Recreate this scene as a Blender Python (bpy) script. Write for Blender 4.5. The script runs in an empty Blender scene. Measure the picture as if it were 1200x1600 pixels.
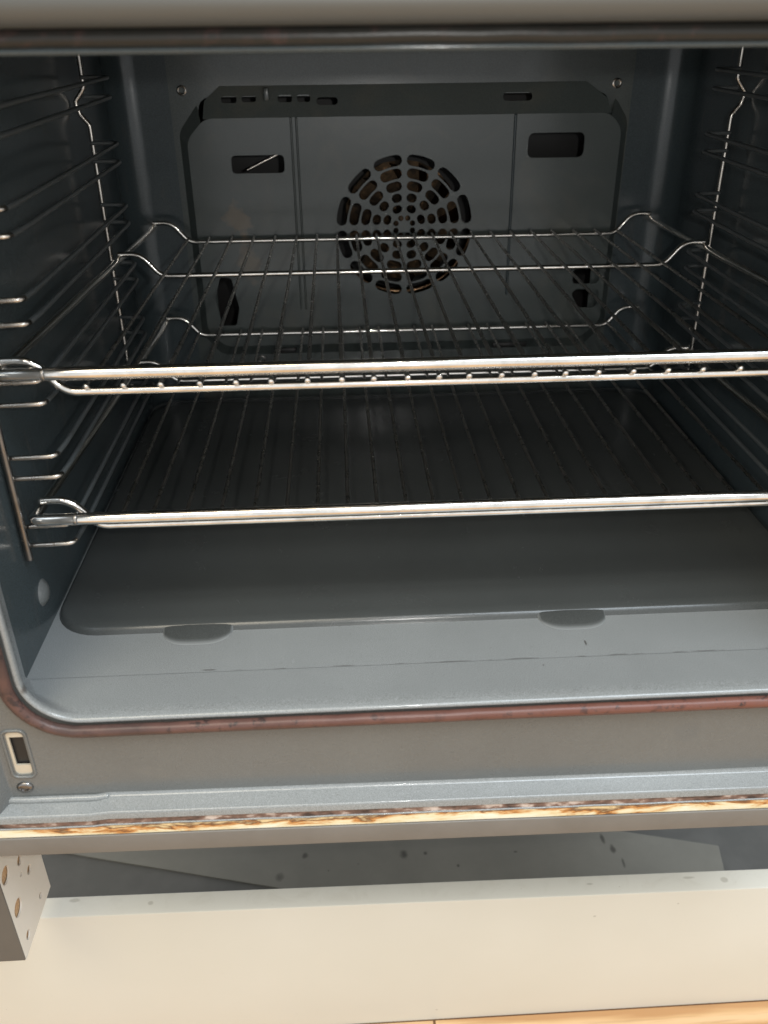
import bpy, bmesh, math, random
from mathutils import Vector, Matrix
random.seed(7)
S = 0.01                      # all lengths below are centimetres
SC = bpy.context.scene
COL = SC.collection

# ------------------------------------------------------------------ camera
CX, CY, CZ = -5.798, -42.858, 24.804
YAW, PITCH, ROLL, FPX = -0.04714, 0.51073, 0.01107, 1353.6
cy_, sy_ = math.cos(YAW), math.sin(YAW)
fwd = Vector((-sy_*math.cos(PITCH), cy_*math.cos(PITCH), -math.sin(PITCH)))
r0 = Vector((cy_, sy_, 0)); d0 = fwd.cross(r0)
rt = math.cos(ROLL)*r0 + math.sin(ROLL)*d0
dn = -math.sin(ROLL)*r0 + math.cos(ROLL)*d0
cam = bpy.data.cameras.new('camera'); cam.sensor_fit = 'VERTICAL'; cam.sensor_height = 36; cam.sensor_width = 27
cam.lens = 36*FPX/1600; cam.clip_start = 0.01; cam.clip_end = 50
co = bpy.data.objects.new('camera', cam); COL.objects.link(co); SC.camera = co
m = Matrix((rt, -dn, -fwd)).transposed().to_4x4(); m.translation = Vector((CX, CY, CZ))*S
co.matrix_world = m
cam.dof.use_dof = True; cam.dof.focus_distance = 0.58; cam.dof.aperture_fstop = 9.0

# ------------------------------------------------------------------ light
w = bpy.data.worlds.new('World'); SC.world = w; w.use_nodes = True
bg = w.node_tree.nodes['Background']; bg.inputs[0].default_value = (0.97, 0.99, 1.0, 1); bg.inputs[1].default_value = 0.95
def area(name, loc, tgt, sx, sy, power, colr):
    l = bpy.data.lights.new(name, 'AREA'); l.shape = 'RECTANGLE'; l.size = sx*S; l.size_y = sy*S
    l.energy = power; l.color = colr
    o = bpy.data.objects.new(name, l); COL.objects.link(o); o.location = Vector(loc)*S
    o.rotation_euler = (Vector(tgt)-Vector(loc)).to_track_quat('-Z', 'Y').to_euler(); return o
area('ceiling_lamp', (-60, -110, 175), (0, -5, -10), 90, 90, 19, (1.0, 0.88, 0.68))
area('window_light', (75, -95, 190), (5, 0, 0), 100, 110, 34, (0.80, 0.90, 1.0))
pl = bpy.data.lights.new('added_spot', 'POINT'); pl.energy = 3.0; pl.shadow_soft_size = 0.02; pl.color = (1.0, .95, .88)  # unseen point lamp added for small highlights and firmer shadows
po = bpy.data.objects.new('added_spot', pl); COL.objects.link(po); po.location = Vector((8, -115, 150))*S
tl = bpy.data.lights.new('phone_lamp', 'POINT'); tl.energy = 2.4; tl.shadow_soft_size = 0.005; tl.color = (1.0, .98, .94)
to = bpy.data.objects.new('phone_lamp', tl); COL.objects.link(to); to.location = Vector((0.4, -43, 26.5))*S   # the small lamp whose glint sits on the lower bar
SC.view_settings.view_transform = 'Standard'; SC.view_settings.look = 'None'
SC.view_settings.exposure = 0.0; SC.view_settings.gamma = 1

# ------------------------------------------------------------------ materials
class NT:
    def __init__(s, name):
        s.m = bpy.data.materials.new(name); s.m.use_nodes = True; s.t = s.m.node_tree
        s.b = s.t.nodes['Principled BSDF']
    def n(s, typ, **kw):
        nd = s.t.nodes.new(typ)
        for k, v in kw.items():
            if k.startswith('i_'): nd.inputs[k[2:].replace('_', ' ')].default_value = v
            else: setattr(nd, k, v)
        return nd
    def l(s, a, b): s.t.links.new(a, b)
    def coord(s): return s.n('ShaderNodeNewGeometry').outputs['Position'] if False else s.n('ShaderNodeTexCoord').outputs['Object']
    def mapped(s, scale):
        mp = s.n('ShaderNodeMapping'); mp.inputs['Scale'].default_value = scale; s.l(s.coord(), mp.inputs[0]); return mp.outputs[0]
    def noise(s, scale, detail=4, vec=None, rough=.55, dist=0):
        nd = s.n('ShaderNodeTexNoise'); nd.inputs['Scale'].default_value = scale; nd.inputs['Detail'].default_value = detail
        nd.inputs['Roughness'].default_value = rough; nd.inputs['Distortion'].default_value = dist
        s.l(vec if vec is not None else s.coord(), nd.inputs['Vector']); return nd.outputs['Fac']
    def ramp(s, fac, stops):
        r = s.n('ShaderNodeValToRGB'); cr = r.color_ramp
        while len(cr.elements) < len(stops): cr.elements.new(.5)
        for e, (p, c) in zip(cr.elements, stops): e.position = p; e.color = (c[0], c[1], c[2], 1) if not isinstance(c, float) else (c, c, c, 1)
        s.l(fac, r.inputs[0]); return r.outputs[0]
    def mix(s, f, a, b, mode='MIX'):
        x = s.n('ShaderNodeMix', data_type='RGBA', blend_type=mode)
        for sock, val in ((x.inputs[0], f), (x.inputs[6], a), (x.inputs[7], b)):
            if isinstance(val, (int, float)): sock.default_value = val
            elif isinstance(val, tuple): sock.default_value = (*val, 1)
            else: s.l(val, sock)
        return x.outputs[2]
    def math(s, op, a, b=0.0, clamp=False):
        x = s.n('ShaderNodeMath', operation=op, use_clamp=clamp)
        for sock, val in ((x.inputs[0], a), (x.inputs[1], b)):
            if isinstance(val, (int, float)): sock.default_value = val
            else: s.l(val, sock)
        return x.outputs[0]
    def bump(s, h, strength, dist=.001):
        b = s.n('ShaderNodeBump'); b.inputs['Strength'].default_value = strength; b.inputs['Distance'].default_value = dist
        s.l(h, b.inputs['Height']); s.l(b.outputs[0], s.b.inputs['Normal'])
    def spots(s, pts, warp=.3):
        """mask of soft irregular spots at fixed places on the object (centimetres): (x,y,z,rx,ry,rz)"""
        g = s.coord(); nz = s.n('ShaderNodeTexNoise'); nz.inputs['Scale'].default_value = 90; nz.inputs['Detail'].default_value = 3
        s.l(g, nz.inputs['Vector'])
        out = None
        for x, y, z, rx, ry, rz in pts:
            mp = s.n('ShaderNodeMapping', vector_type='POINT'); sc = (1/(rx*S), 1/(ry*S), 1/(rz*S))
            mp.inputs['Scale'].default_value = sc; mp.inputs['Location'].default_value = (-x*S*sc[0], -y*S*sc[1], -z*S*sc[2])
            s.l(g, mp.inputs[0])
            ln = s.n('ShaderNodeVectorMath', operation='LENGTH'); s.l(mp.outputs[0], ln.inputs[0])
            d = s.math('ADD', ln.outputs['Value'], s.math('MULTIPLY', s.math('SUBTRACT', nz.outputs['Fac'], .5), warp*6))
            k = s.math('SUBTRACT', 1.0, d, True); k = s.math('MULTIPLY', k, 2.2, True)
            out = k if out is None else s.math('MAXIMUM', out, k)
        return out
    def set(s, **kw):
        for k, v in kw.items():
            k = k.replace('_', ' ')
            if isinstance(v, (int, float, tuple)): s.b.inputs[k].default_value = v if not (isinstance(v, tuple) and len(v) == 3) else (*v, 1)
            else: s.l(v, s.b.inputs[k])
        return s

def enamel(name, base, rough=.3, speck=.25, spec=.5, coat=.0, extra=None):
    t = NT(name)
    fine = t.noise(2600, 2); big = t.noise(9, 5, rough=.6)
    c = t.mix(t.ramp(fine, [(.35, (0, 0, 0)), (.68, (1, 1, 1))]), tuple(v*(1-speck) for v in base), tuple(min(1, v*(1+speck)) for v in base))
    c = t.mix(t.ramp(big, [(.3, .82), (.7, 1.08)]), c, c) if False else t.mix(1.0, c, t.ramp(big, [(.3, .84), (.75, 1.0)]), 'MULTIPLY')
    if extra: c = extra(t, c)
    sm = t.noise(28, 6, rough=.7, dist=.6)
    t.set(Base_Color=c, Roughness=t.ramp(sm, [(.3, rough*.82), (.75, rough*1.25)]), Specular_IOR_Level=spec, Coat_Weight=coat, Coat_Roughness=.12)
    t.bump(t.noise(420, 2), .10, .0004)
    return t.m

def floor_dirt(t, c):
    # a thin broken line of baked-on dirt along the front strip, and small flecks
    g = t.n('ShaderNodeSeparateXYZ'); t.l(t.coord(), g.inputs[0])
    nz = t.noise(55, 4); wob = t.math('MULTIPLY', t.math('SUBTRACT', nz, .5), .0018)
    d = t.math('ABSOLUTE', t.math('ADD', t.math('ADD', g.outputs[1], .0393), wob))
    line = t.math('MULTIPLY', t.math('SUBTRACT', .0007, d), 1700, True)
    seg = t.ramp(t.noise(38, 3, t.mapped((1, .05, .05))), [(.50, (0, 0, 0)), (.60, (1, 1, 1))])
    xr = t.math('MULTIPLY', t.math('ADD', g.outputs[0], .15), 30, True)
    mk = t.math('MULTIPLY', t.math('MULTIPLY', line, seg), xr)
    c = t.mix(t.math('MULTIPLY', mk, .5), c, (.03, .02, .014))
    sp = t.spots([(7.9, -2.7, -7, .09, .35, .3), (-14, -3.8, -7, .5, .07, .3), (5, -4.6, -7, .1, .1, .3), (-22.75, -7.2, -4.9, .35, .6, .35), (-22.3, -7.2, -5.5, .25, .6, .3)], .25)
    c = t.mix(t.math('MULTIPLY', sp, .7), c, (.035, .025, .018))
    fl = t.ramp(t.noise(330, 2), [(.70, (0, 0, 0)), (.76, (1, 1, 1))])
    return t.mix(t.math('MULTIPLY', fl, .2), c, (.05, .04, .03))

def wall_streaks(t, c):
    fl = t.ramp(t.noise(60, 5, t.mapped((1, 1, .25)), dist=1), [(.58, (0, 0, 0)), (.72, (1, 1, 1))])
    return t.mix(t.math('MULTIPLY', fl, .25), c, (.12, .10, .085))

M = {}
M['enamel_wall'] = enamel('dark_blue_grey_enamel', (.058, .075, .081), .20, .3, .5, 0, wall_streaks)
def grease_reflection(t, c):  # grease smears, plus a warm brown reflection painted as soft spots
    sp = t.spots([(-14.6, 36.5, 10.0, 1.3, 2, 1.6), (-14.0, 36.5, 6.6, 1.0, 2, 2.2)], .35)
    c = t.mix(t.math('MULTIPLY', sp, .45), c, (.24, .17, .10))
    sm = t.ramp(t.noise(16, 5, dist=.8), [(.52, (0, 0, 0)), (.7, (1, 1, 1))])
    return t.mix(t.math('MULTIPLY', sm, .3), c, (.14, .13, .10))
M['enamel_back'] = enamel('charcoal_enamel', (.080, .094, .090), .22, .25, .5, .2, grease_reflection)
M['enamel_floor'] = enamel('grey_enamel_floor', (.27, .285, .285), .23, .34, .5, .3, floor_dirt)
M['enamel_pan'] = enamel('reflection_dark_floor_panel', (.070, .075, .073), .24, .25, .5)  # floor enamel darkened to paint in the dark back wall it mirrors
def face_dirt(t, c):
    sc = t.ramp(t.noise(40, 5, t.mapped((.35, 1, 2.2)), dist=1.4), [(.62, (0, 0, 0)), (.70, (1, 1, 1))])
    c = t.mix(t.math('MULTIPLY', sc, .06), c, (.30, .27, .22))
    sp = t.spots([(12.9, -7.2, -10.1, .9, .8, .8)], .12)
    return t.mix(t.math('MULTIPLY', sp, .22), c, (.10, .115, .125))
M['enamel_face'] = enamel('grey_enamel_front', (.150, .158, .155), .28, .2, .5, .3, face_dirt)
def ramp_blend(t, c):     # the panel's painted dark reflection fades to the floor's tone at the ramp's rim
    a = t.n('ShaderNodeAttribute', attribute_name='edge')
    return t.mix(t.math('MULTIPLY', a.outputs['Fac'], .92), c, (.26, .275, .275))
M['enamel_ramp'] = enamel('reflection_dark_ramp', (.070, .075, .073), .24, .25, .5, 0, ramp_blend)
def chrome(name, base, rough, stain=.0):
    t = NT(name)
    c = t.mix(t.ramp(t.noise(70, 5, dist=.5), [(.45, (0, 0, 0)), (.75, (1, 1, 1))]), base, tuple(v*.72 for v in base))
    sp = t.ramp(t.noise(130, 3), [(.70, (0, 0, 0)), (.76, (1, 1, 1))])
    c = t.mix(t.math('MULTIPLY', sp, stain), c, (.10, .05, .025))
    t.set(Base_Color=c, Metallic=1.0, Roughness=t.ramp(t.noise(90, 4), [(.3, rough*.8), (.8, rough*1.7)]))
    t.bump(t.noise(60, 2), .05, .0003)
    return t.m
M['chrome'] = chrome('polished_rack_steel', (.92, .89, .84), .10, .4)
M['steel_mid'] = chrome('shade_toned_oven_wire_steel', (.40, .38, .35), .26, .0)
M['steel_shaded'] = enamel('shade_painted_runner_wire', (.085, .095, .098), .32, .3, .5)  # coloured close to the wall, imitating the shade the runners sink into
M['steel'] = chrome('aged_wire_steel', (.60, .56, .51), .22, .8)
M['steel_dark'] = chrome('darkened_wire_steel', (.26, .25, .24), .30, .4)
t = NT('weathered_silicone_seal')
g = t.n('ShaderNodeSeparateXYZ'); t.l(t.coord(), g.inputs[0])
xm = t.math('MULTIPLY', t.math('ADD', g.outputs[0], .20), 2.6, True)      # greyer and browner where it is worn at the left
c = t.mix(xm, (.07, .045, .040), (.18, .066, .045))
c = t.mix(t.ramp(t.noise(45, 5), [(.4, (0, 0, 0)), (.8, (1, 1, 1))]), c, (.15, .075, .06))
c = t.mix(t.math('MULTIPLY', t.math('ADD', g.outputs[2], .02), 6, True), c, (.022, .022, .020))     # turns dark grey higher up
st = t.ramp(t.noise(170, 5, rough=.7), [(.55, (0, 0, 0)), (.62, (1, 1, 1))])
st2 = t.ramp(t.noise(22, 2), [(.41, (0, 0, 0)), (.58, (1, 1, 1))])
c = t.mix(t.math('MULTIPLY', st, st2), c, (.045, .03, .028))
t.set(Base_Color=c, Roughness=.36, Specular_IOR_Level=.35); t.bump(t.noise(200, 4), .3, .0005); M['seal'] = t.m
t = NT('yellowed_rusty_seal_strip')
n1 = t.noise(42, 6, t.mapped((.7, 1.5, 3.2)), rough=.66, dist=.4)
g = t.n('ShaderNodeSeparateXYZ'); t.l(t.coord(), g.inputs[0])
zt_ = t.math('ADD', t.math('ADD', g.outputs[2], .1474), t.math('MULTIPLY', g.outputs[0], .013))
n1 = t.math('ADD', n1, t.math('MULTIPLY', zt_, 34))
c = t.ramp(n1, [(.38, (.74, .70, .56)), (.52, (.66, .56, .34)), (.59, (.50, .22, .06)), (.64, (.12, .05, .02)), (.72, (.62, .46, .24))])
t.set(Base_Color=c, Roughness=.45); t.bump(t.noise(150, 5), .4, .0008); M['strip'] = t.m
t = NT('burnt_brown_groove')
c = t.ramp(t.noise(200, 5, t.mapped((.5, 1, 1))), [(.33, (.05, .03, .024)), (.52, (.20, .12, .09)), (.64, (.55, .46, .40))])
t.set(Base_Color=c, Roughness=.5); t.bump(t.noise(260, 5), .6, .001); M['groove'] = t.m
t = NT('grey_painted_lip'); c = t.mix(t.ramp(t.noise(30, 5), [(.3, (0, 0, 0)), (.8, (1, 1, 1))]), (.155, .145, .13), (.19, .18, .165))
ch = t.ramp(t.noise(95, 4), [(.74, (0, 0, 0)), (.77, (1, 1, 1))])
t.set(Base_Color=t.mix(ch, c, (.55, .48, .38)), Roughness=.42); t.bump(t.noise(300, 2), .1, .0005); M['lip'] = t.m
t = NT('brushed_warm_grey_panel'); t.set(Base_Color=(.105, .108, .102), Roughness=.45, Metallic=.3); t.bump(t.noise(300, 3, t.mapped((.05, 1, 1))), .1, .0003); M['panel'] = t.m
t = NT('cream_lacquered_board')
c = t.mix(t.ramp(t.noise(6, 4), [(.3, (0, 0, 0)), (.8, (1, 1, 1))]), (.65, .63, .55), (.70, .68, .605))
c = t.mix(t.math('MULTIPLY', t.ramp(t.noise(420, 2), [(.745, (0, 0, 0)), (.77, (1, 1, 1))]), .45), c, (.30, .24, .18))
g = t.n('ShaderNodeSeparateXYZ'); t.l(t.coord(), g.inputs[0])
topm = t.math('MULTIPLY', t.math('SUBTRACT', g.outputs[1], .0025), 400, True)
grime = t.ramp(t.noise(34, 6, rough=.7, dist=1.2), [(.50, (0, 0, 0)), (.72, (1, 1, 1))])
c = t.mix(t.math('MULTIPLY', t.math('MULTIPLY', grime, topm), .22), c, (.45, .41, .32))
sp = t.spots([(-21.8, .9, -33.0, .25, .2, .5), (12.4, 0, -36.2, .14, .4, .12), (.2, 0, -47.4, .14, .4, .1), (20.0, 1.2, -33.8, .5, .16, .5), (12.0, 1.0, -33.6, .3, .1, .4), (22.6, .9, -33.8, .3, .3, .4), (18.9, 0, -35.2, .1, .4, .1), (-27.6, 1.4, -33, .5, .2, .5)], .3)
c = t.mix(t.math('MULTIPLY', sp, .4), c, (.25, .22, .16))
t.set(Base_Color=c, Roughness=.38); t.bump(t.noise(60, 3), .06, .001); M['cream'] = t.m
t = NT('white_melamine'); c = t.mix(t.ramp(t.noise(30, 4), [(.3, (0, 0, 0)), (.8, (1, 1, 1))]), (.76, .73, .65), (.80, .77, .70)); t.set(Base_Color=c, Roughness=.45); M['melamine'] = t.m
t = NT('raw_chipboard'); c = t.ramp(t.noise(700, 4), [(.3, (.34, .21, .12)), (.6, (.60, .40, .22)), (.75, (.70, .52, .33))]); t.set(Base_Color=c, Roughness=.9); t.bump(t.noise(700, 3), .6, .001); M['chip'] = t.m
t = NT('dark_grey_edging'); t.set(Base_Color=t.mix(t.noise(50, 4), (.10, .095, .085), (.125, .118, .106)), Roughness=.5); M['edging'] = t.m
t = NT('dirty_lit_ground')  # paler tone imitates light on the ground; the stains are its own
c = t.mix(t.ramp(t.noise(14, 6, rough=.65), [(.3, (0, 0, 0)), (.8, (1, 1, 1))]), (.14, .137, .118), (.185, .18, .155))
sp = t.spots([(-13.8, 14.9, -48.2, .55, .8, 1), (-11.4, 17.4, -48.2, .4, .5, 1), (-1.4, 16.8, -48.2, .6, .7, 1), (.9, 16.9, -48.2, .25, .3, 1), (19.3, 17.6, -48.2, .3, .9, 1), (20.0, 16.2, -48.2, .35, .8, 1), (20.6, 14.6, -48.2, .2, .9, 1), (-6, 16, -48.2, .2, .2, 1), (4, 15.2, -48.2, .15, .2, 1), (10, 16.5, -48.2, .3, .15, 1), (-9, 15.4, -48.2, .12, .12, 1)], .22)
c = t.mix(t.math('MULTIPLY', sp, .8), c, (.03, .028, .022))
t.set(Base_Color=c, Roughness=.6); t.bump(t.noise(80, 4), .2, .001); M['lit_ground'] = t.m
t = NT('dark_subfloor'); c = t.mix(t.ramp(t.noise(30, 5), [(.4, (0, 0, 0)), (.8, (1, 1, 1))]), (.085, .085, .08), (.115, .114, .108)); t.set(Base_Color=c, Roughness=.75); M['subfloor'] = t.m
t = NT('oak_laminate')
wv = t.n('ShaderNodeTexWave', wave_type='BANDS', bands_direction='Y'); wv.inputs['Scale'].default_value = 18; wv.inputs['Distortion'].default_value = 7; wv.inputs['Detail'].default_value = 4; wv.inputs['Detail Scale'].default_value = 1.5
t.l(t.mapped((.12, 1, 1)), wv.inputs['Vector'])
c = t.ramp(wv.outputs['Fac'], [(.1, (.52, .29, .13)), (.5, (.66, .42, .21)), (.9, (.74, .50, .28))])
c = t.mix(t.math('MULTIPLY', t.ramp(t.noise(240, 4, t.mapped((.06, 1, 1))), [(.55, (0, 0, 0)), (.7, (1, 1, 1))]), .4), c, (.36, .19, .08))
br = t.n('ShaderNodeTexBrick'); br.inputs['Scale'].default_value = 1; br.inputs['Brick Width'].default_value = .9; br.inputs['Row Height'].default_value = .13; br.inputs['Mortar Size'].default_value = .0012
br.inputs['Color1'].default_value = (1, 1, 1, 1); br.inputs['Color2'].default_value = (.86, .86, .86, 1); br.inputs['Mortar'].default_value = (.2, .15, .1, 1); t.l(t.coord(), br.inputs['Vector'])
t.set(Base_Color=t.mix(1.0, c, br.outputs['Color'], 'MULTIPLY'), Roughness=.4); M['oak'] = t.m
t = NT('black_chamber'); t.set(Base_Color=t.mix(t.noise(40, 4), (.012, .012, .013), (.022, .02, .018)), Roughness=.5); M['black'] = t.m
t = NT('heat_browned_steel'); c = t.ramp(t.noise(60, 4), [(.3, (.04, .025, .015)), (.55, (.14, .085, .05)), (.72, (.55, .36, .20))]); t.set(Base_Color=c, Metallic=1.0, Roughness=.3); M['bronze'] = t.m
t = NT('heat_blackened_fan_steel'); c = t.ramp(t.noise(90, 5, dist=1), [(.40, (.012, .010, .008)), (.62, (.04, .026, .015)), (.74, (.26, .15, .08))]); t.set(Base_Color=c, Metallic=1.0, Roughness=.4); M['bronze_dark'] = t.m
t = NT('galvanised_cream_metal'); t.set(Base_Color=t.mix(t.noise(120, 4), (.56, .53, .44), (.68, .62, .50)), Roughness=.4, Metallic=.3); M['hingecup'] = t.m

# ------------------------------------------------------------------ geometry helpers (centimetres in)
def link(name, me, mat, parent=None, smooth=None):
    me.materials.append(M[mat]); o = bpy.data.objects.new(name, me); COL.objects.link(o)
    if parent: o.parent = parent
    if smooth is not None:
        me.shade_smooth() if smooth >= 180 else me.set_sharp_from_angle(angle=math.radians(smooth))
    return o
def obj(name, bm, mat, parent=None, smooth=40):
    bmesh.ops.recalc_face_normals(bm, faces=bm.faces[:])
    me = bpy.data.meshes.new(name)
    bmesh.ops.scale(bm, vec=(S, S, S), verts=bm.verts)
    bm.to_mesh(me); bm.free()
    for p in me.polygons: p.use_smooth = True
    return link(name, me, mat, parent, smooth)
def empty(name, loc=(0, 0, 0)):
    o = bpy.data.objects.new(name, None); o.empty_display_size = .02; COL.objects.link(o); return o
def tag(o, label, cat, group=None, kind=None):
    if label: o['label'] = label
    if cat: o['category'] = cat
    if group: o['group'] = group
    if kind: o['kind'] = kind
    return o
def box(x0, x1, y0, y1, z0, z1, bev=0, bm=None, segs=2):
    own = bmesh.new()
    bmesh.ops.create_cube(own, size=1)
    for v in own.verts: v.co = Vector((x0 if v.co.x < 0 else x1, y0 if v.co.y < 0 else y1, z0 if v.co.z < 0 else z1))
    if bev: bmesh.ops.bevel(own, geom=own.edges[:], offset=bev, segments=segs, affect='EDGES', profile=.5)
    if bm is None: return own
    me = bpy.data.meshes.new('t'); own.to_mesh(me); own.free(); bm.from_mesh(me); bpy.data.meshes.remove(me); return bm
def fillet(pts, r, n=6, closed=False):
    P = [Vector(p) for p in pts]; out = []
    N = len(P)
    for i in range(N):
        if not closed and i in (0, N-1): out.append(P[i]); continue
        a, b, c = P[i-1], P[i], P[(i+1) % N]
        rr = r[i] if isinstance(r, (list, tuple)) else r
        u = (a-b); v = (c-b); lu, lv = u.length, v.length; u.normalize(); v.normalize()
        ang = u.angle(v)
        if ang > math.pi-.02 or rr <= 0: out.append(b); continue
        t_ = min(rr/math.tan(ang/2), lu*.49, lv*.49); rr2 = t_*math.tan(ang/2)
        bis = (u+v).normalized(); cen = b+bis*(rr2/math.sin(ang/2))
        s0 = b+u*t_-cen; s1 = b+v*t_-cen; tot = s0.angle(s1)
        for k in range(n+1):
            f = k/n; out.append(cen+(s0*math.sin((1-f)*tot)+s1*math.sin(f*tot))/math.sin(tot))
    return out
def tube(pts, rad, closed=False, seg=10, bm=None, cap=True, radf=None):
    bm = bm or bmesh.new(); rings = []
    P = [Vector(p) for p in pts]; nrm = None
    if not closed:      # extra rings next to the ends keep the rounded caps from bleeding into the shading
        a, b = P[0], P[1]; P.insert(1, a+(b-a)*min(.2, rad*.35/(b-a).length))
        a, b = P[-1], P[-2]; P.insert(-1, a+(b-a)*min(.2, rad*.35/(b-a).length))
    N = len(P)
    for i in range(N):
        if closed: tg = (P[(i+1) % N]-P[i-1]).normalized()
        else: tg = (P[min(i+1, N-1)]-P[max(i-1, 0)]).normalized()
        if nrm is None:
            nrm = tg.cross(Vector((0, 0, 1)));
            if nrm.length < .1: nrm = tg.cross(Vector((0, 1, 0)))
            nrm.normalize()
        else:
            nrm = (nrm-tg*nrm.dot(tg)).normalized()
        bi = tg.cross(nrm); rr = radf(i/(N-1), rad) if radf else rad
        rings.append([bm.verts.new(P[i]+(nrm*math.cos(2*math.pi*k/seg)+bi*math.sin(2*math.pi*k/seg))*rr) for k in range(seg)])
    for i in range(N if closed else N-1):
        a, b = rings[i], rings[(i+1) % N]
        for k in range(seg): bm.faces.new((a[k], a[(k+1) % seg], b[(k+1) % seg], b[k]))
    if not closed and cap:
        for rg, s in ((rings[0], -1), (rings[-1], 1)):
            i0 = 0 if s < 0 else N-1
            tg = (P[1]-P[0]).normalized()*-1 if s < 0 else (P[-1]-P[-2]).normalized()
            rr = radf(0 if s < 0 else 1, rad) if radf else rad
            r2 = [bm.verts.new(P[i0]+(v.co-P[i0])*.72+tg*rr*.45) for v in rg]
            for k in range(seg): bm.faces.new((rg[k], rg[(k+1) % seg], r2[(k+1) % seg], r2[k]))
            tip = bm.verts.new(P[i0]+tg*rr*.62)
            for k in range(seg): bm.faces.new((r2[k], r2[(k+1) % seg], tip))
    return bm
def rrect(x0, x1, z0, z1, r, n=6):
    return [(p.x, p.y) for p in fillet([(x0, z0, 0), (x1, z0, 0), (x1, z1, 0), (x0, z1, 0)], r, n, True)]
def plate(outline, holes, thick, mat3, bev=0):
    """flat plate with holes: 2D outline, filled, thickness along local z, placed by mat3 (4x4, cm)"""
    cu = bpy.data.curves.new('c', 'CURVE'); cu.dimensions = '2D'; cu.fill_mode = 'BOTH'; cu.extrude = thick/2; cu.bevel_depth = bev; cu.bevel_resolution = 1
    cu.offset = -bev
    for lp in [outline]+holes:
        sp = cu.splines.new('POLY'); sp.points.add(len(lp)-1); sp.use_cyclic_u = True
        for p, q in zip(sp.points, lp): p.co = (q[0], q[1], 0, 1)
    ob = bpy.data.objects.new('c', cu); COL.objects.link(ob)
    dg = bpy.context.evaluated_depsgraph_get(); me = bpy.data.meshes.new_from_object(ob.evaluated_get(dg))
    bpy.data.objects.remove(ob); bpy.data.curves.remove(cu)
    bm = bmesh.new(); bm.from_mesh(me); bpy.data.meshes.remove(me)
    bmesh.ops.remove_doubles(bm, verts=bm.verts, dist=1e-5)
    bmesh.ops.transform(bm, matrix=mat3, verts=bm.verts)
    return bm
def XZ(y):   # local (x,y) -> world (x,z), plane at y
    return Matrix(((1, 0, 0, 0), (0, 0, -1, y), (0, 1, 0, 0), (0, 0, 0, 1)))
def YZ(x):
    return Matrix(((0, 0, 1, x), (1, 0, 0, 0), (0, 1, 0, 0), (0, 0, 0, 1)))
def loft(sections, closed=True, bm=None):
    bm = bm or bmesh.new(); R = [[bm.verts.new(p) for p in s] for s in sections]
    for a, b in zip(R, R[1:]):
        n = len(a)
        for k in range(n if closed else n-1): bm.faces.new((a[k], a[(k+1) % n], b[(k+1) % n], b[k]))
    return bm
def extrude_x(profile, x0, x1, n=1, zf=None, closed=False):
    secs = []
    for i in range(n+1):
        x = x0+(x1-x0)*i/n
        secs.append([(x, p[0], p[1]+(zf(x) if zf else 0)) for p in profile])
    return loft(secs, closed)

# ================================================================== the setting
tag(obj('kitchen_floor', box(-150, 150, -150, 1.0, -52, -48.75), 'oak'), None, None, kind='structure')
tag(obj('ground_under_cabinet', box(-150, 150, 1.0, 90, -52, -48.9), 'subfloor'), None, None, kind='structure')

# ================================================================== the oven
oven = empty('oven')
tag(oven, 'open built-in oven with its door off, grey enamel cavity and reddish door seal', 'oven')
ZT = 24.0
# contours of the cavity mouth: rounded rectangles in x-z
def cont(y, hw, zb, zt, r, n=10):
    return [(p[0], y, p[1]) for p in rrect(-hw, hw, zb, zt, r, n)]
# cavity side walls with rounded rear corners
def wall(s):
    pr = fillet([(24.2*s, -4, 0), (24.2*s, 37.6, 0), (19.5*s, 37.6, 0)], 2.6, 12)
    bm = bmesh.new(); zs = [-7, 25.6]
    rows = [[bm.verts.new((p.x, p.y, z)) for p in pr] for z in zs]
    for k in range(len(pr)-1): bm.faces.new((rows[0][k], rows[0][k+1], rows[1][k+1], rows[1][k]))
    # pressed horizontal channels on the long flat part
    return bm
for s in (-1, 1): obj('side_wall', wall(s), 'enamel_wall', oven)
# shallow pressed dimples on the walls
for s in (-1, 1):
    bm = bmesh.new()
    for y, z, a, b in ((1.0, -4.5, .8, .85),):
        rings = []
        for rr, dd in ((1, .0), (.85, .12), (.55, .28), (.2, .34)):
            rings.append([(s*(24.2-dd-.003), y+a*rr*math.cos(k*math.pi/10), z+b*rr*math.sin(k*math.pi/10)) for k in range(20)])
        loft(rings, True, bm); bm.verts.ensure_lookup_table(); bm.faces.new(bm.verts[-20:])
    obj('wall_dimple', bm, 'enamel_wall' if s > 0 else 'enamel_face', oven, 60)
# ceiling
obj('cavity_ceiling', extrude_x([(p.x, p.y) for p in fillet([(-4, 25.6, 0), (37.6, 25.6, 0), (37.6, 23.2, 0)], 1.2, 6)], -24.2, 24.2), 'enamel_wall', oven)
# floor with a rounded rise at the rear
obj('cavity_floor', extrude_x([(p.x, p.y) for p in fillet([(-4, -7, 0), (38.2, -7, 0), (38.2, -5.6, 0)], .7, 6)], -24.2, 24.2), 'enamel_floor', oven)
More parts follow.
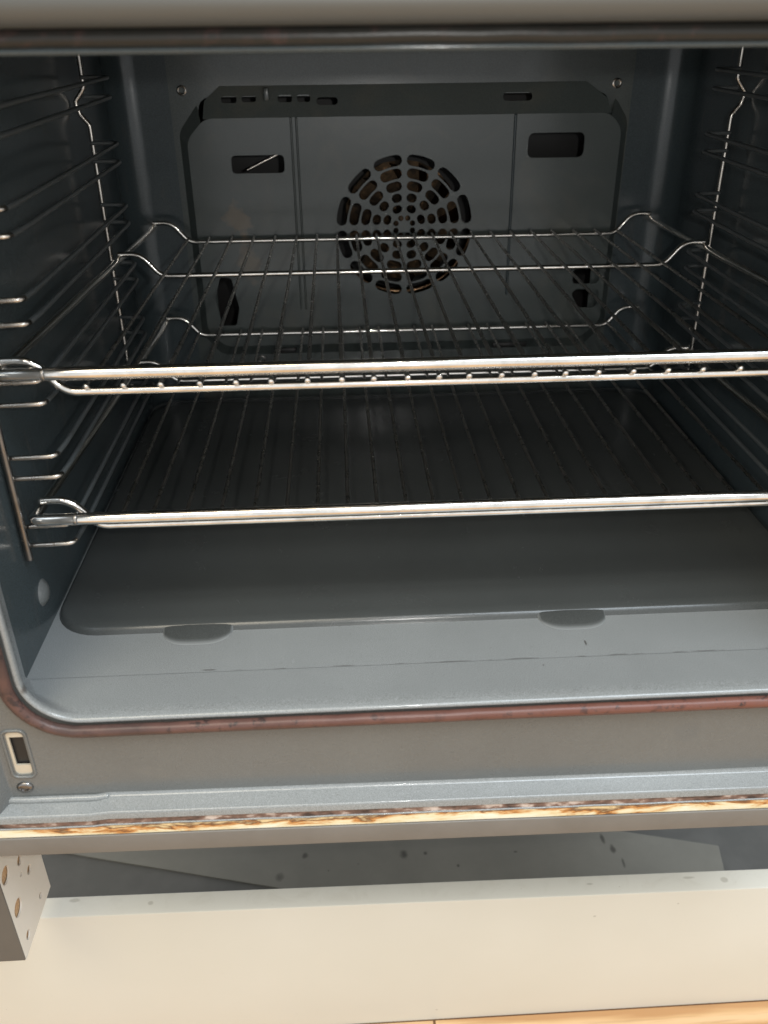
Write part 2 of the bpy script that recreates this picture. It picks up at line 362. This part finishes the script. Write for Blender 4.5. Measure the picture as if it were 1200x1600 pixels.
# mouth of the cavity: walls draw in to the rounded opening, then roll outward
secs = [cont(-3.98, 24.2, -7.0, 25.6, .25), cont(-5.2, 24.0, -7.0, 25.3, .9), cont(-6.3, 23.4, -7.0, 24.6, 2.0), cont(-7.0, 23.0, -6.98, ZT+.1, 2.7),
        cont(-7.32, 22.95, -7.0, ZT, 2.8), cont(-7.46, 23.02, -7.08, ZT+.06, 2.85), cont(-7.48, 23.15, -7.22, ZT+.2, 3.0), cont(-7.30, 23.3, -7.36, ZT+.35, 3.1)]
mo = obj('cavity_mouth', loft(secs), 'enamel_floor', oven, 60)
mo.data.materials.append(M['enamel_wall'])  # same enamel all round; its top is painted darker for the shade there
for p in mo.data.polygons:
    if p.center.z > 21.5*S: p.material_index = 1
# seal rope
gp = cont(-7.62, 23.62, -7.68, ZT+.55, 3.3, 12)
dense = []
for i in range(len(gp)):
    a, b = Vector(gp[i]), Vector(gp[(i+1) % len(gp)]); n = max(1, int((b-a).length/1.5))
    for k in range(n): dense.append(a.lerp(b, k/n))
random.seed(3)
dense = [p+Vector((0, 0, random.uniform(-.025, .025))) for p in dense]
obj('door_seal', tube(dense, .32, True, 14), 'seal', oven, 180)
lip_ = cont(-7.55, 24.02, -8.08, ZT+.95, 3.7, 12)
sl_ = obj('seal_lip', tube(lip_, .09, True, 8), 'seal', bpy.data.objects['door_seal'], 180)
# front plate with the mouth opening and the hinge slots
hole = rrect(-23.3, 23.3, -7.4, ZT+.4, 3.1, 10)
def slot(x0, x1): return rrect(x0, x1, -11.05, -7.95, .28, 3)
obj('front_plate', plate(rrect(-25.3, 25.3, -13.1, 27.0, .3, 2), [hole, slot(-24.62, -23.66), slot(23.66, 24.62)], .1, XZ(-7.15)), 'enamel_face', oven, 30)
for s in (-1, 1):
    cx = 24.14*s
    hp = obj('hinge_slot', plate(rrect(cx-.62, cx+.62, -11.25, -7.75, .35, 4), [rrect(cx-.32, cx+.52, -10.4, -8.35, .04, 2)], .12, XZ(-7.06)), 'hingecup', oven, 30)
    obj('slot_opening', box(cx-.55, cx+.55, -6.9, -4.6, -11, -7.9), 'black', hp)
    # raised bead round the slot
    obj('slot_rim', tube([(p[0], -7.21, p[1]) for p in rrect(cx-.62, cx+.62, -11.2, -7.8, .35, 5)], .09, True, 8), 'enamel_face', hp, 180)
    bm = bmesh.new()
    prof = [(.46, 0), (.46, .06), (.40, .14), (.26, .16), (.22, .06), (.0, .05)]
    rings = [[(24.3*s+r_*math.cos(k*math.pi/10), -7.2-h_, -11.95+r_*.8*math.sin(k*math.pi/10)) for k in range(20)] for r_, h_ in prof[:-1]]
    loft(rings, True, bm); bm.verts.ensure_lookup_table(); bm.faces.new(bm.verts[-20:])
    obj('screw', bm, 'steel_dark', oven, 50)
for s in (-1, 1):
    fl_ = [(s*p.x, p.y) for p in fillet([(24.9, -7.19, 0), (25.15, -7.2, 0), (25.75, -8.3, 0), (27, -8.4, 0), (29.6, -8.4, 0)], [0, .3, .35, 0, 0], 5)]
    obj('side_flange', loft([[(a, b, z) for a, b in fl_] for z in (-13.4, 27)], False), 'enamel_face', oven, 50)
# ledge below the face, groove, stained strip, lip
zt = lambda x: -0.013*(x+4)
bead = lambda x: zt(x)
prof = [(p.x, p.y) for p in fillet([(-7.18, -12.7, 0), (-7.22, -13.1, 0), (-8.32, -13.28, 0), (-8.42, -13.75, 0), (-8.1, -13.75, 0)], [0, .28, .14, .05, 0], 6)]
obj('bottom_ledge', extrude_x(prof, -29.6, 29.6, 60, lambda x: zt(x)+(.05*math.exp(-((x+19.3)/.5)**2))-(.10 if x < -19.8 else 0)), 'enamel_floor', oven, 60)
for (xa, xb, dz) in ((-25.4, -19.9, 0),):
    obj('ledge_bead', tube([(xa, -7.28, -13.12+zt(xa)), (xa+1.2, -7.34, -13.12+zt(xa)), (xb-.6, -7.34, -13.1+zt(xb)), (xb, -7.24, -13.1+zt(xb))], .2, False, 8), 'enamel_floor', oven, 180)
def wavy(amp, f, seed):
    random.seed(seed); ph = [random.uniform(0, 6.28) for _ in range(4)]
    return lambda x: amp*(math.sin(f*x+ph[0])*.5+math.sin(f*2.3*x+ph[1])*.3+math.sin(f*5.1*x+ph[2])*.2)
wv1 = wavy(.05, 1.3, 5)
obj('groove', extrude_x([(-8.12, -13.70), (-8.30, -13.8), (-8.36, -14.16), (-8.2, -14.2)], -29.6, 29.6, 40, zt), 'groove', oven)
obj('strip_bead', tube([(x, -8.36, -14.17+zt(x)+wv1(x)*.5-(.09 if x < -20.3 else 0)) for x in [-29.6+i*.6 for i in range(99)]], .06, False, 8), 'enamel_floor', oven, 180)
obj('insulation_strip', extrude_x([(-8.28, -14.2), (-8.36, -14.3), (-8.40, -14.88), (-8.30, -15.0)], -29.6, 29.6, 40, zt), 'strip', oven)
obj('front_lip', extrude_x([(p.x, p.y) for p in fillet([(-7.6, -14.96, 0), (-8.44, -14.98, 0), (-8.44, -16.35, 0), (-7.6, -16.4, 0)], .06, 3)], -29.6, 29.6, 20, zt), 'lip', oven, 40)
# control panel fascia above, with a soft rolled bottom edge, and the shelf under it
pp = fillet([(-7.2, 25.05, 0), (-9.6, 24.74, 0), (-9.9, 35, 0), (-7.2, 35, 0)], [0, .9, .3, 0], 10)
obj('control_panel', extrude_x([(p.x, p.y) for p in pp], -29.6, 29.6), 'panel', oven, 50)
# outer casing
bm = bmesh.new()
box(-27.9, -27.8, -7.0, 50, -16.3, 34, bm=bm); box(27.8, 27.9, -7.0, 50, -16.3, 34, bm=bm)
box(-27.8, 27.8, -7.0, 50, -16.35, -16.25, bm=bm); box(-27.8, 27.8, -7.0, 50, 33.9, 34, bm=bm); box(-27.8, 27.8, 49.9, 50, -16.2, 33.9, bm=bm)
obj('outer_casing', bm, 'black', oven)
# ---- raised floor panel with rounded corners and two ramps
fp = empty  # (name kept free)
def ring2(x0, x1, y0, y1, r, z, n=8): return [(p.x, p.y, z) for p in fillet([(x0, y0, 0), (x1, y0, 0), (x1, y1, 0), (x0, y1, 0)], r, n, True)]
h = .42
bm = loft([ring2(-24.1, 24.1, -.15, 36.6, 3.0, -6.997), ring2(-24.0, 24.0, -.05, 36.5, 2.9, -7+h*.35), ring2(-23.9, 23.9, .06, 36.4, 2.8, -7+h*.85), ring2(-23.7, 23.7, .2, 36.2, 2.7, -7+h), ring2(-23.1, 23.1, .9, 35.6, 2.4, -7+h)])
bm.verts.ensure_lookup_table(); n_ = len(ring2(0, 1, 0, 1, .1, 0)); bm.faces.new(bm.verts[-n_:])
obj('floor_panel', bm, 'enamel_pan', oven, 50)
for cx in (-15.1, 7.7):
    bm = bmesh.new(); rows = []
    K = 40; J = 20
    for j in range(J+1):
        f = j/J; rows.append([])
        for k in range(K+1):
            u = -1+2*k/K
            x = cx+u*(2.35-.25*f)
            yfr = -1.35*(max(0, 1-abs(u)**3.2))**.6-.12        # front outline of the ramp
            y = 1.5+(yfr-1.5)*f
            z = -7+h+.006+(-h+.01)*(f**2.6)*(1 if True else 0)
            z -= (abs(u)**8)*h*(1 if f > .5 else f*2)*.0
            rows[-1].append(bm.verts.new((x, y, max(z, -6.992))))
    for a, b in zip(rows, rows[1:]):
        for k in range(K): bm.faces.new((a[k], a[k+1], b[k+1], b[k]))
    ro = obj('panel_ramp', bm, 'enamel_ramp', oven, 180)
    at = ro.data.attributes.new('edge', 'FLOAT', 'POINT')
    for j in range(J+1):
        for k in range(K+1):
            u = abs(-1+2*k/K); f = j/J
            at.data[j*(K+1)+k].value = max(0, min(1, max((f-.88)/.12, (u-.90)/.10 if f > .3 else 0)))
# ---- back wall (opening behind the cover plate)
obj('back_wall', plate([(-24.1, -7), (24.1, -7), (24.1, 25.6), (-24.1, 25.6)], [rrect(-17.2, 17.6, -1.0, 19.8, 1.0, 4)], .1, XZ(37.68)), 'enamel_back', oven, 30)
# ---- fan cover plate
FX, FZ = 0.05, 9.2
cover = empty('fan_cover'); cover.parent = oven
holes = []
def arc_slot(r0, r1, a0, a1, n=6):
    rm = (r0+r1)/2; hw = (r1-r0)/2; out = []
    cap = hw/rm
    a0 += cap; a1 -= cap
    if a1 <= a0: a0 = a1 = (a0+a1)/2
    for k in range(n+1): a = a0+(a1-a0)*k/n; out.append((rm+hw, a))
    pts = [(FX+r*math.cos(a), FZ+r*math.sin(a)) for r, a in out]
    for k in range(1, 5):
        th = math.pi*k/5; c = (FX+rm*math.cos(a1), FZ+rm*math.sin(a1)); dr = Vector((math.cos(a1), math.sin(a1))); dt = Vector((-math.sin(a1), math.cos(a1)))
        p = Vector(c)+dr*hw*math.cos(th)+dt*hw*math.sin(th); pts.append((p.x, p.y))
    for k in range(n+1): a = a1+(a0-a1)*k/n; pts.append((FX+(rm-hw)*math.cos(a), FZ+(rm-hw)*math.sin(a)))
    for k in range(1, 5):
        th = math.pi*k/5; c = (FX+rm*math.cos(a0), FZ+rm*math.sin(a0)); dr = Vector((math.cos(a0), math.sin(a0))); dt = Vector((-math.sin(a0), math.cos(a0)))
        p = Vector(c)-dr*hw*math.cos(th)-dt*hw*math.sin(th); pts.append((p.x, p.y))
    return pts
D = math.pi*2/12
for (ra, rb) in ((5.12, 6.05), (4.08, 4.94), (3.08, 3.9), (2.14, 2.9), (1.28, 1.96)):
    for k in range(12 if ra > 2 else 8):
        DD = D if ra > 2 else math.pi/4
        a0 = math.pi/2+k*DD; g_ = .20/((ra+rb)/2)
        holes.append(arc_slot(ra, rb, a0+g_, a0+DD-g_))
for k in range(8):
    a = k*math.pi/4+.39; holes.append([(FX+.8*math.cos(a)+.25*math.cos(b*math.pi/5), FZ+.8*math.sin(a)+.25*math.sin(b*math.pi/5)) for b in range(10)])
holes.append(rrect(-14.75, -10.25, 13.9, 15.35, .35, 4))
holes.append(rrect(10.7, 15.6, 14.75, 16.75, .5, 4))
holes.append([(p.x, p.y) for p in fillet([(-17.3, 3.2, 0), (-16.9, .6, 0), (-15.6, .6, 0), (-15.2, 2.2, 0), (-15.7, 5.0, 0), (-16.7, 5.1, 0)], .3, 3, True)])
holes.append(rrect(15.7, 18.2, 3.75, 5.15, .35, 3))
holes.append([(p.x, p.y) for p in fillet([(15.7, 2.8, 0), (16.5, 1.5, 0), (18.2, 1.5, 0), (18.3, 3.2, 0), (16.1, 3.25, 0)], .35, 3, True)])
fo = [(-18.3, .2), (-16.8, -1.4), (16.9, -1.4), (18.7, .2), (18.7, 17.0), (17.6, 18.25), (-16.7, 18.25), (-18.3, 16.6)]
fo = [(p.x, p.y) for p in fillet([(a, b, 0) for a, b in fo], 1.6, 6, True)]
obj('cover_face', plate(fo, holes, .08, XZ(36.85)), 'enamel_back', cover, 30)
# sloping skirt round the face, sides and bottom; slotted shelf on top
outer = [(p.x, p.y) for p in fillet([(a, b, 0) for a, b in [(-19.0, -.3), (-17.3, -2.5), (17.4, -2.5), (19.4, -.3), (19.4, 17.6), (18.0, 19.6), (-17.0, 19.6), (-19.0, 17.2)]], 1.6, 6, True)]
bm = bmesh.new(); A_ = [bm.verts.new((p[0], 36.85, p[1])) for p in fo]; B_ = [bm.verts.new((p[0], 37.62, p[1])) for p in outer]
for k in range(len(fo)):
    k2 = (k+1) % len(fo)
    if fo[k][1] > 17.9 and fo[k2][1] > 17.9: continue
    bm.faces.new((A_[k], A_[k2], B_[k2], B_[k]))
obj('cover_skirt', bm, 'enamel_back', cover, 35)
L = math.hypot(2.4, .75); ux = Vector((1, 0, 0)); uy = Vector((0, .75/L, 2.4/L)); uz = ux.cross(uy)
mt = Matrix(((ux.x, uy.x, uz.x, 0), (ux.y, uy.y, uz.y, 36.85), (ux.z, uy.z, uz.z, 18.22), (0, 0, 0, 1)))
sl = [rrect(-15.2, -13.9, 1.2, 1.75, .2, 3), rrect(-13.5, -12.3, 1.25, 1.75, .2, 3), rrect(-10.5, -9.3, 1.2, 1.8, .2, 3), rrect(-8.9, -7.8, 1.2, 1.8, .2, 3), rrect(-7.3, -5.5, .95, 1.55, .28, 3), rrect(8.4, 10.9, 1.05, 1.75, .33, 4)]
ol = [(-16.8, 0), (17.7, 0), (17.3, 1.2), (15.5, L), (-15.3, L), (-16.6, 1.4)]
obj('cover_shelf', plate(ol, sl, .06, mt), 'enamel_back', cover, 30)
obj('cover_nub', box(-11.65, -11.2, 36.9, 37.5, 19.5, 20.5, .1), 'enamel_back', cover)
# pressed folds
for x, r_ in ((-9.5, .1), (-9.05, .1)): obj('pressed_rib', tube([(x, 36.79, 18.2), (x+.0, 36.79, 8.0), (x, 36.85, 2)], r_, False, 8), 'enamel_back', cover, 180)
obj('pressed_rib', tube([(9.5, 36.81, 18.2), (9.6, 36.81, 3)], .13, False, 8), 'enamel_wall', cover, 180)
# slots low in the skirt
for x0, x1 in ((-11.8, -10.2), (8.6, 11.9)): obj('skirt_vent', box(x0, x1, 36.9, 37.4, -2.25, -1.75, .12), 'black', cover)
# screws on the back wall
for x, z in ((-18.4, 20.35), (18.1, 20.45), (-13.6, -3.0)):
    bm = bmesh.new(); rings = [[(x+r_*math.cos(k*math.pi/8), 37.6-h_, z+r_*math.sin(k*math.pi/8)) for k in range(16)] for r_, h_ in ((.42, 0), (.40, .15), (.30, .2), (.24, .17), (.2, -.05))]
    loft(rings, True, bm); bm.verts.ensure_lookup_table(); bm.faces.new(bm.verts[-16:]); obj('screw', bm, 'steel' if z > 0 else 'steel_dark', oven, 50)
# chamber, fan wheel, ring heater
bm = bmesh.new(); box(-19, 19, 44, 44.1, -3, 21, bm=bm); box(-19, -18.9, 37.74, 44, -3, 21, bm=bm); box(18.9, 19, 37.74, 44, -3, 21, bm=bm); box(-18.9, 18.9, 37.74, 44, -3, -2.9, bm=bm); box(-18.9, 18.9, 37.74, 44, 20.9, 21, bm=bm)
obj('fan_chamber', bm, 'black', oven)
fan = empty('convection_fan'); fan.parent = oven
bm = bmesh.new()
for k in range(12):
    a = k*math.pi/6+.2; pts = []
    for (r_, da) in ((1.2, 0), (2.6, .18), (4.0, .34), (5.2, .44)): pts.append((r_, a+da))
    lo = [bm.verts.new((FX+r_*math.cos(b), 37.2, FZ+r_*math.sin(b))) for r_, b in pts]; hi = [bm.verts.new((FX+r_*math.cos(b+.12), 39.4, FZ+r_*math.sin(b+.12))) for r_, b in pts]
    for i in range(3): bm.faces.new((lo[i], lo[i+1], hi[i+1], hi[i]))
obj('fan_blades', bm, 'bronze', fan, 60)
bm = loft([[(FX+r_*math.cos(k*math.pi/10), y_, FZ+r_*math.sin(k*math.pi/10)) for k in range(20)] for r_, y_ in ((5.3, 39.5), (1.3, 39.45), (1.2, 37.4), (.9, 37.3), (.3, 37.2))])
bm.verts.ensure_lookup_table(); bm.faces.new(bm.verts[-20:]); obj('fan_hub', bm, 'bronze_dark', fan, 50)
for y_ in (38.2, 40.0): obj('ring_heater', tube([(FX+6.6*math.cos(a*math.pi/32), y_, FZ+6.6*math.sin(a*math.pi/32)) for a in range(64)], .34, True, 10), 'bronze', oven, 180)
obj('sensor_rod', tube([(-13.6, 38.2, 14.0), (-10.6, 38.6, 15.3)], .12, False, 8), 'steel', oven, 180)

# ================================================================== side racks (ladders of runners)
ZG = .66; GP = 1.22; LV = 4.217
def kink(s, y, z):
    return (23.2*s, y, z)
def lit_tips(o, mat, ylim):     # brighter metal painted on the ends that catch light, the rest in a shaded tone
    o.data.materials.append(M[mat])
    for p in o.data.polygons:
        if p.center.y < ylim*S: p.material_index = 1
    return o
def ladder(s, label):
    root = empty('side_rack'); tag(root, label, 'side rack', 'wire side racks hooked to the oven walls')
    zr = [(-1.2, 0), (18.9, 0), (19.6, .55), (20.4, .75), (20.9, .3), (21.3, 0), (25.2, 0)]
    for y in (-.55, 25.25):
        ux_ = .62 if y < 0 else 0
        rad = .2 if y < 0 else .17
        o = obj('upright', tube(fillet([(s*(23.2+ux_+d), y, z) for z, d in zr], .4, 4), rad, False, 10), 'steel_dark' if y < 0 else 'steel', root, 180)
    for k in range(6):
        for dz in (0, -GP):
            z = ZG+k*LV+dz; j = random.uniform(-.05, .05)
            f = lambda u: 0
            pts = [(s*24.0, -.12, z), (s*22.6, -.12, z+.02), (s*21.35, -.05+j*.5, z+.04), (s*21.25, 1.6, z+.05), (s*21.25, 23.6, z+.2), (s*21.35, 25.0, z+.2), (s*23.25, 25.1, z+.2)]
            lit_tips(obj('runner', tube(fillet(pts, [0, .5, .4, 1, 1, .6, 0], 5), .14, False, 10), 'steel_shaded', root, 180), 'steel', .55)
    return root
random.seed(11)
ladder(-1, 'left wire side rack whose front upright and runner ends show at the photo edge')
ladder(1, 'right wire side rack on the far wall showing only its rear upright and runners')

# ================================================================== shelves
HX = [0.83, 2.5, 4.2, 5.93, 7.7, 9.53, 11.4, 13.3, 15.25, 17.2, 19.05]
def shelf(z0, label, seed, dx, ey):
    random.seed(seed)
    root = empty('wire_shelf'); tag(root, label, 'oven shelf', 'chrome wire shelves resting on the side racks')
    zb = z0+1.22
    SX = lambda y: 23.25-1.3*y/36
    obj('front_bar', tube([(dx+x, -.42, zb) for x in [-20.9+i*41.8/30 for i in range(31)]], .345, False, 18), 'chrome', root, 180)
    for s in (-1, 1):
        pts = [Vector((dx+s*(20.9+.4*k), -.42, zb)) for k in range(4)]+fillet([(dx+s*22.5, -.42, zb), (dx+s*23.35, -.42, zb), (dx+s*SX(.5), 1.4, zb), (dx+s*SX(37), 37.0, zb)], [0, .7, .8, 0], 8)
        obj('side_rod', tube(pts, .26, False, 14, radf=lambda f, r_: r_+.075*min(1, max(0, 1.5-f*2.4))), 'chrome', root, 180)
        obj('weld_collar', tube([(dx+s*20.88, -.42, zb), (dx+s*21.0, -.42, zb)], .355, False, 14), 'steel', root, 180)
    for y, r_, mt_ in ((ey, .235, 'chrome'), (24.2, .20, 'steel'), (36.1, .20, 'steel')):
        zz = z0-.02; zu = zb+.27+r_-.04
        e_ = SX(y); pts = fillet([(dx-e_, y, zu), (dx-e_+1.6, y, zu), (dx-e_+3.0, y, zz), (dx+e_-3.0, y, zz), (dx+e_-1.6, y, zu), (dx+e_, y, zu)], [0, 1.5, 1.3, 1.3, 1.5, 0], 9)
        obj('cross_wire', tube(pts, r_, False, 12), 'chrome', root, 180)
    xs = [-v for v in HX[::-1]]+HX
    for x in xs:
        j = random.uniform(-.05, .05); j2 = random.uniform(-.05, .05)
        zw = z0+.13+.12
        pts = [(dx+x+j, ey-.35, z0+.36), (dx+x+j, ey+.1, z0+.38), (dx+x+j, ey+.9, zw+.02), (dx+x+j2, 24.2, zw), (dx+x+j2, 36.4, zw)]
        lit_tips(obj('grid_wire', tube(fillet(pts, .5, 3), .115, False, 10, radf=lambda f, r_: r_*(1.5 if f < .1 else 1)), 'steel_mid', root, 180), 'chrome', ey+.3)
    return root
shelf(2*LV, 'upper chrome wire shelf, its thick front bar across the middle of the oven', 21, 0.0, .30)
shelf(0.0, 'lower chrome wire shelf just above the oven floor, with a bright glint on its bar', 22, .1, 1.0)

# ================================================================== kitchen cabinet below
plz = lambda x: -33.37-.017*(x+4)
bm = bmesh.new()
secs = []
for i in range(2):
    x = (-50, 50)[i]; zt_ = plz(x)
    secs.append([(x, 0.0, -48.74), (x, 0.0, zt_-.12), (x, .04, zt_-.04), (x, .12, zt_), (x, 1.66, zt_), (x, 1.74, zt_-.05), (x, 1.75, -48.74)])
loft(secs, True, bm); bm.verts.ensure_lookup_table(); bm.faces.new(bm.verts[:7]); bm.faces.new(bm.verts[7:])
tag(obj('plinth_board', bm, 'cream', None, 30), 'long cream plinth board standing on the wooden floor below the oven', 'plinth')
# side panel end with drilled holes
sp = empty('cabinet_side_panel'); tag(sp, 'white cabinet side panel end with drilled holes, left below the oven', 'cabinet panel')
hl = [(-2.45, -24.4, .26, .5), (-2.15, -27.65, .22, .36), (-4.95, -27.9, .24, .5), (-5.05, -24.75, .55, 1.05), (-6.0, -22.2, .5, 1.0), (-3.4, -23.0, .25, .5)]
hl = [(-2.5, -24.5, .33), (-2.1, -27.7, .24), (-4.97, -27.85, .34), (-5.1, -24.9, .62), (-6.6+1.3, -21.5, .6), (-3.3, -22.6, .35), (-2.4, -26.6, .06), (-3.6, -23.6, .16)]
hs = [[(y+r_*math.cos(k*math.pi/10), z+r_*math.sin(k*math.pi/10)) for k in range(20)] for y, z, r_ in hl]
obj('drilled_face', plate([(-6.1, -28.7), (-.45, -28.8), (-.45, 20), (-6.1, 20)], hs, .12, YZ(-28.15)), 'melamine', sp, 30)
obj('board_core', box(-30.1, -28.26, -6.08, -.47, -28.68, 20), 'chip', sp)
obj('front_edging', box(-30.1, -28.1, -6.22, -6.1, -28.72, 20), 'edging', sp)
obj('bottom_edging', box(-30.1, -28.1, -6.1, -.45, -28.9, -28.76), 'melamine', sp)
# thin sheet shaped and toned as the lit patch of ground behind the plinth
pts = [(-70, 28), (-32.5, 18.3), (-13.4, 13.6), (-9, 12), (30.2, 12.4), (30.9, 16), (20.8, 18.6), (-10, 30)]
bm = bmesh.new(); lo = [bm.verts.new((x, y, -48.88)) for x, y in pts]; hi = [bm.verts.new((x, y, -48.72)) for x, y in pts]
bm.faces.new(lo); bm.faces.new(hi)
for k in range(len(pts)): bm.faces.new((lo[k], lo[(k+1) % len(pts)], hi[(k+1) % len(pts)], hi[k]))
tag(obj('lit_ground_patch', bm, 'lit_ground', None, 20), 'stained ground in the gap behind the plinth, its lit patch modelled as a paler sheet', 'board')  # no real board: the sheet stands in for light on the ground
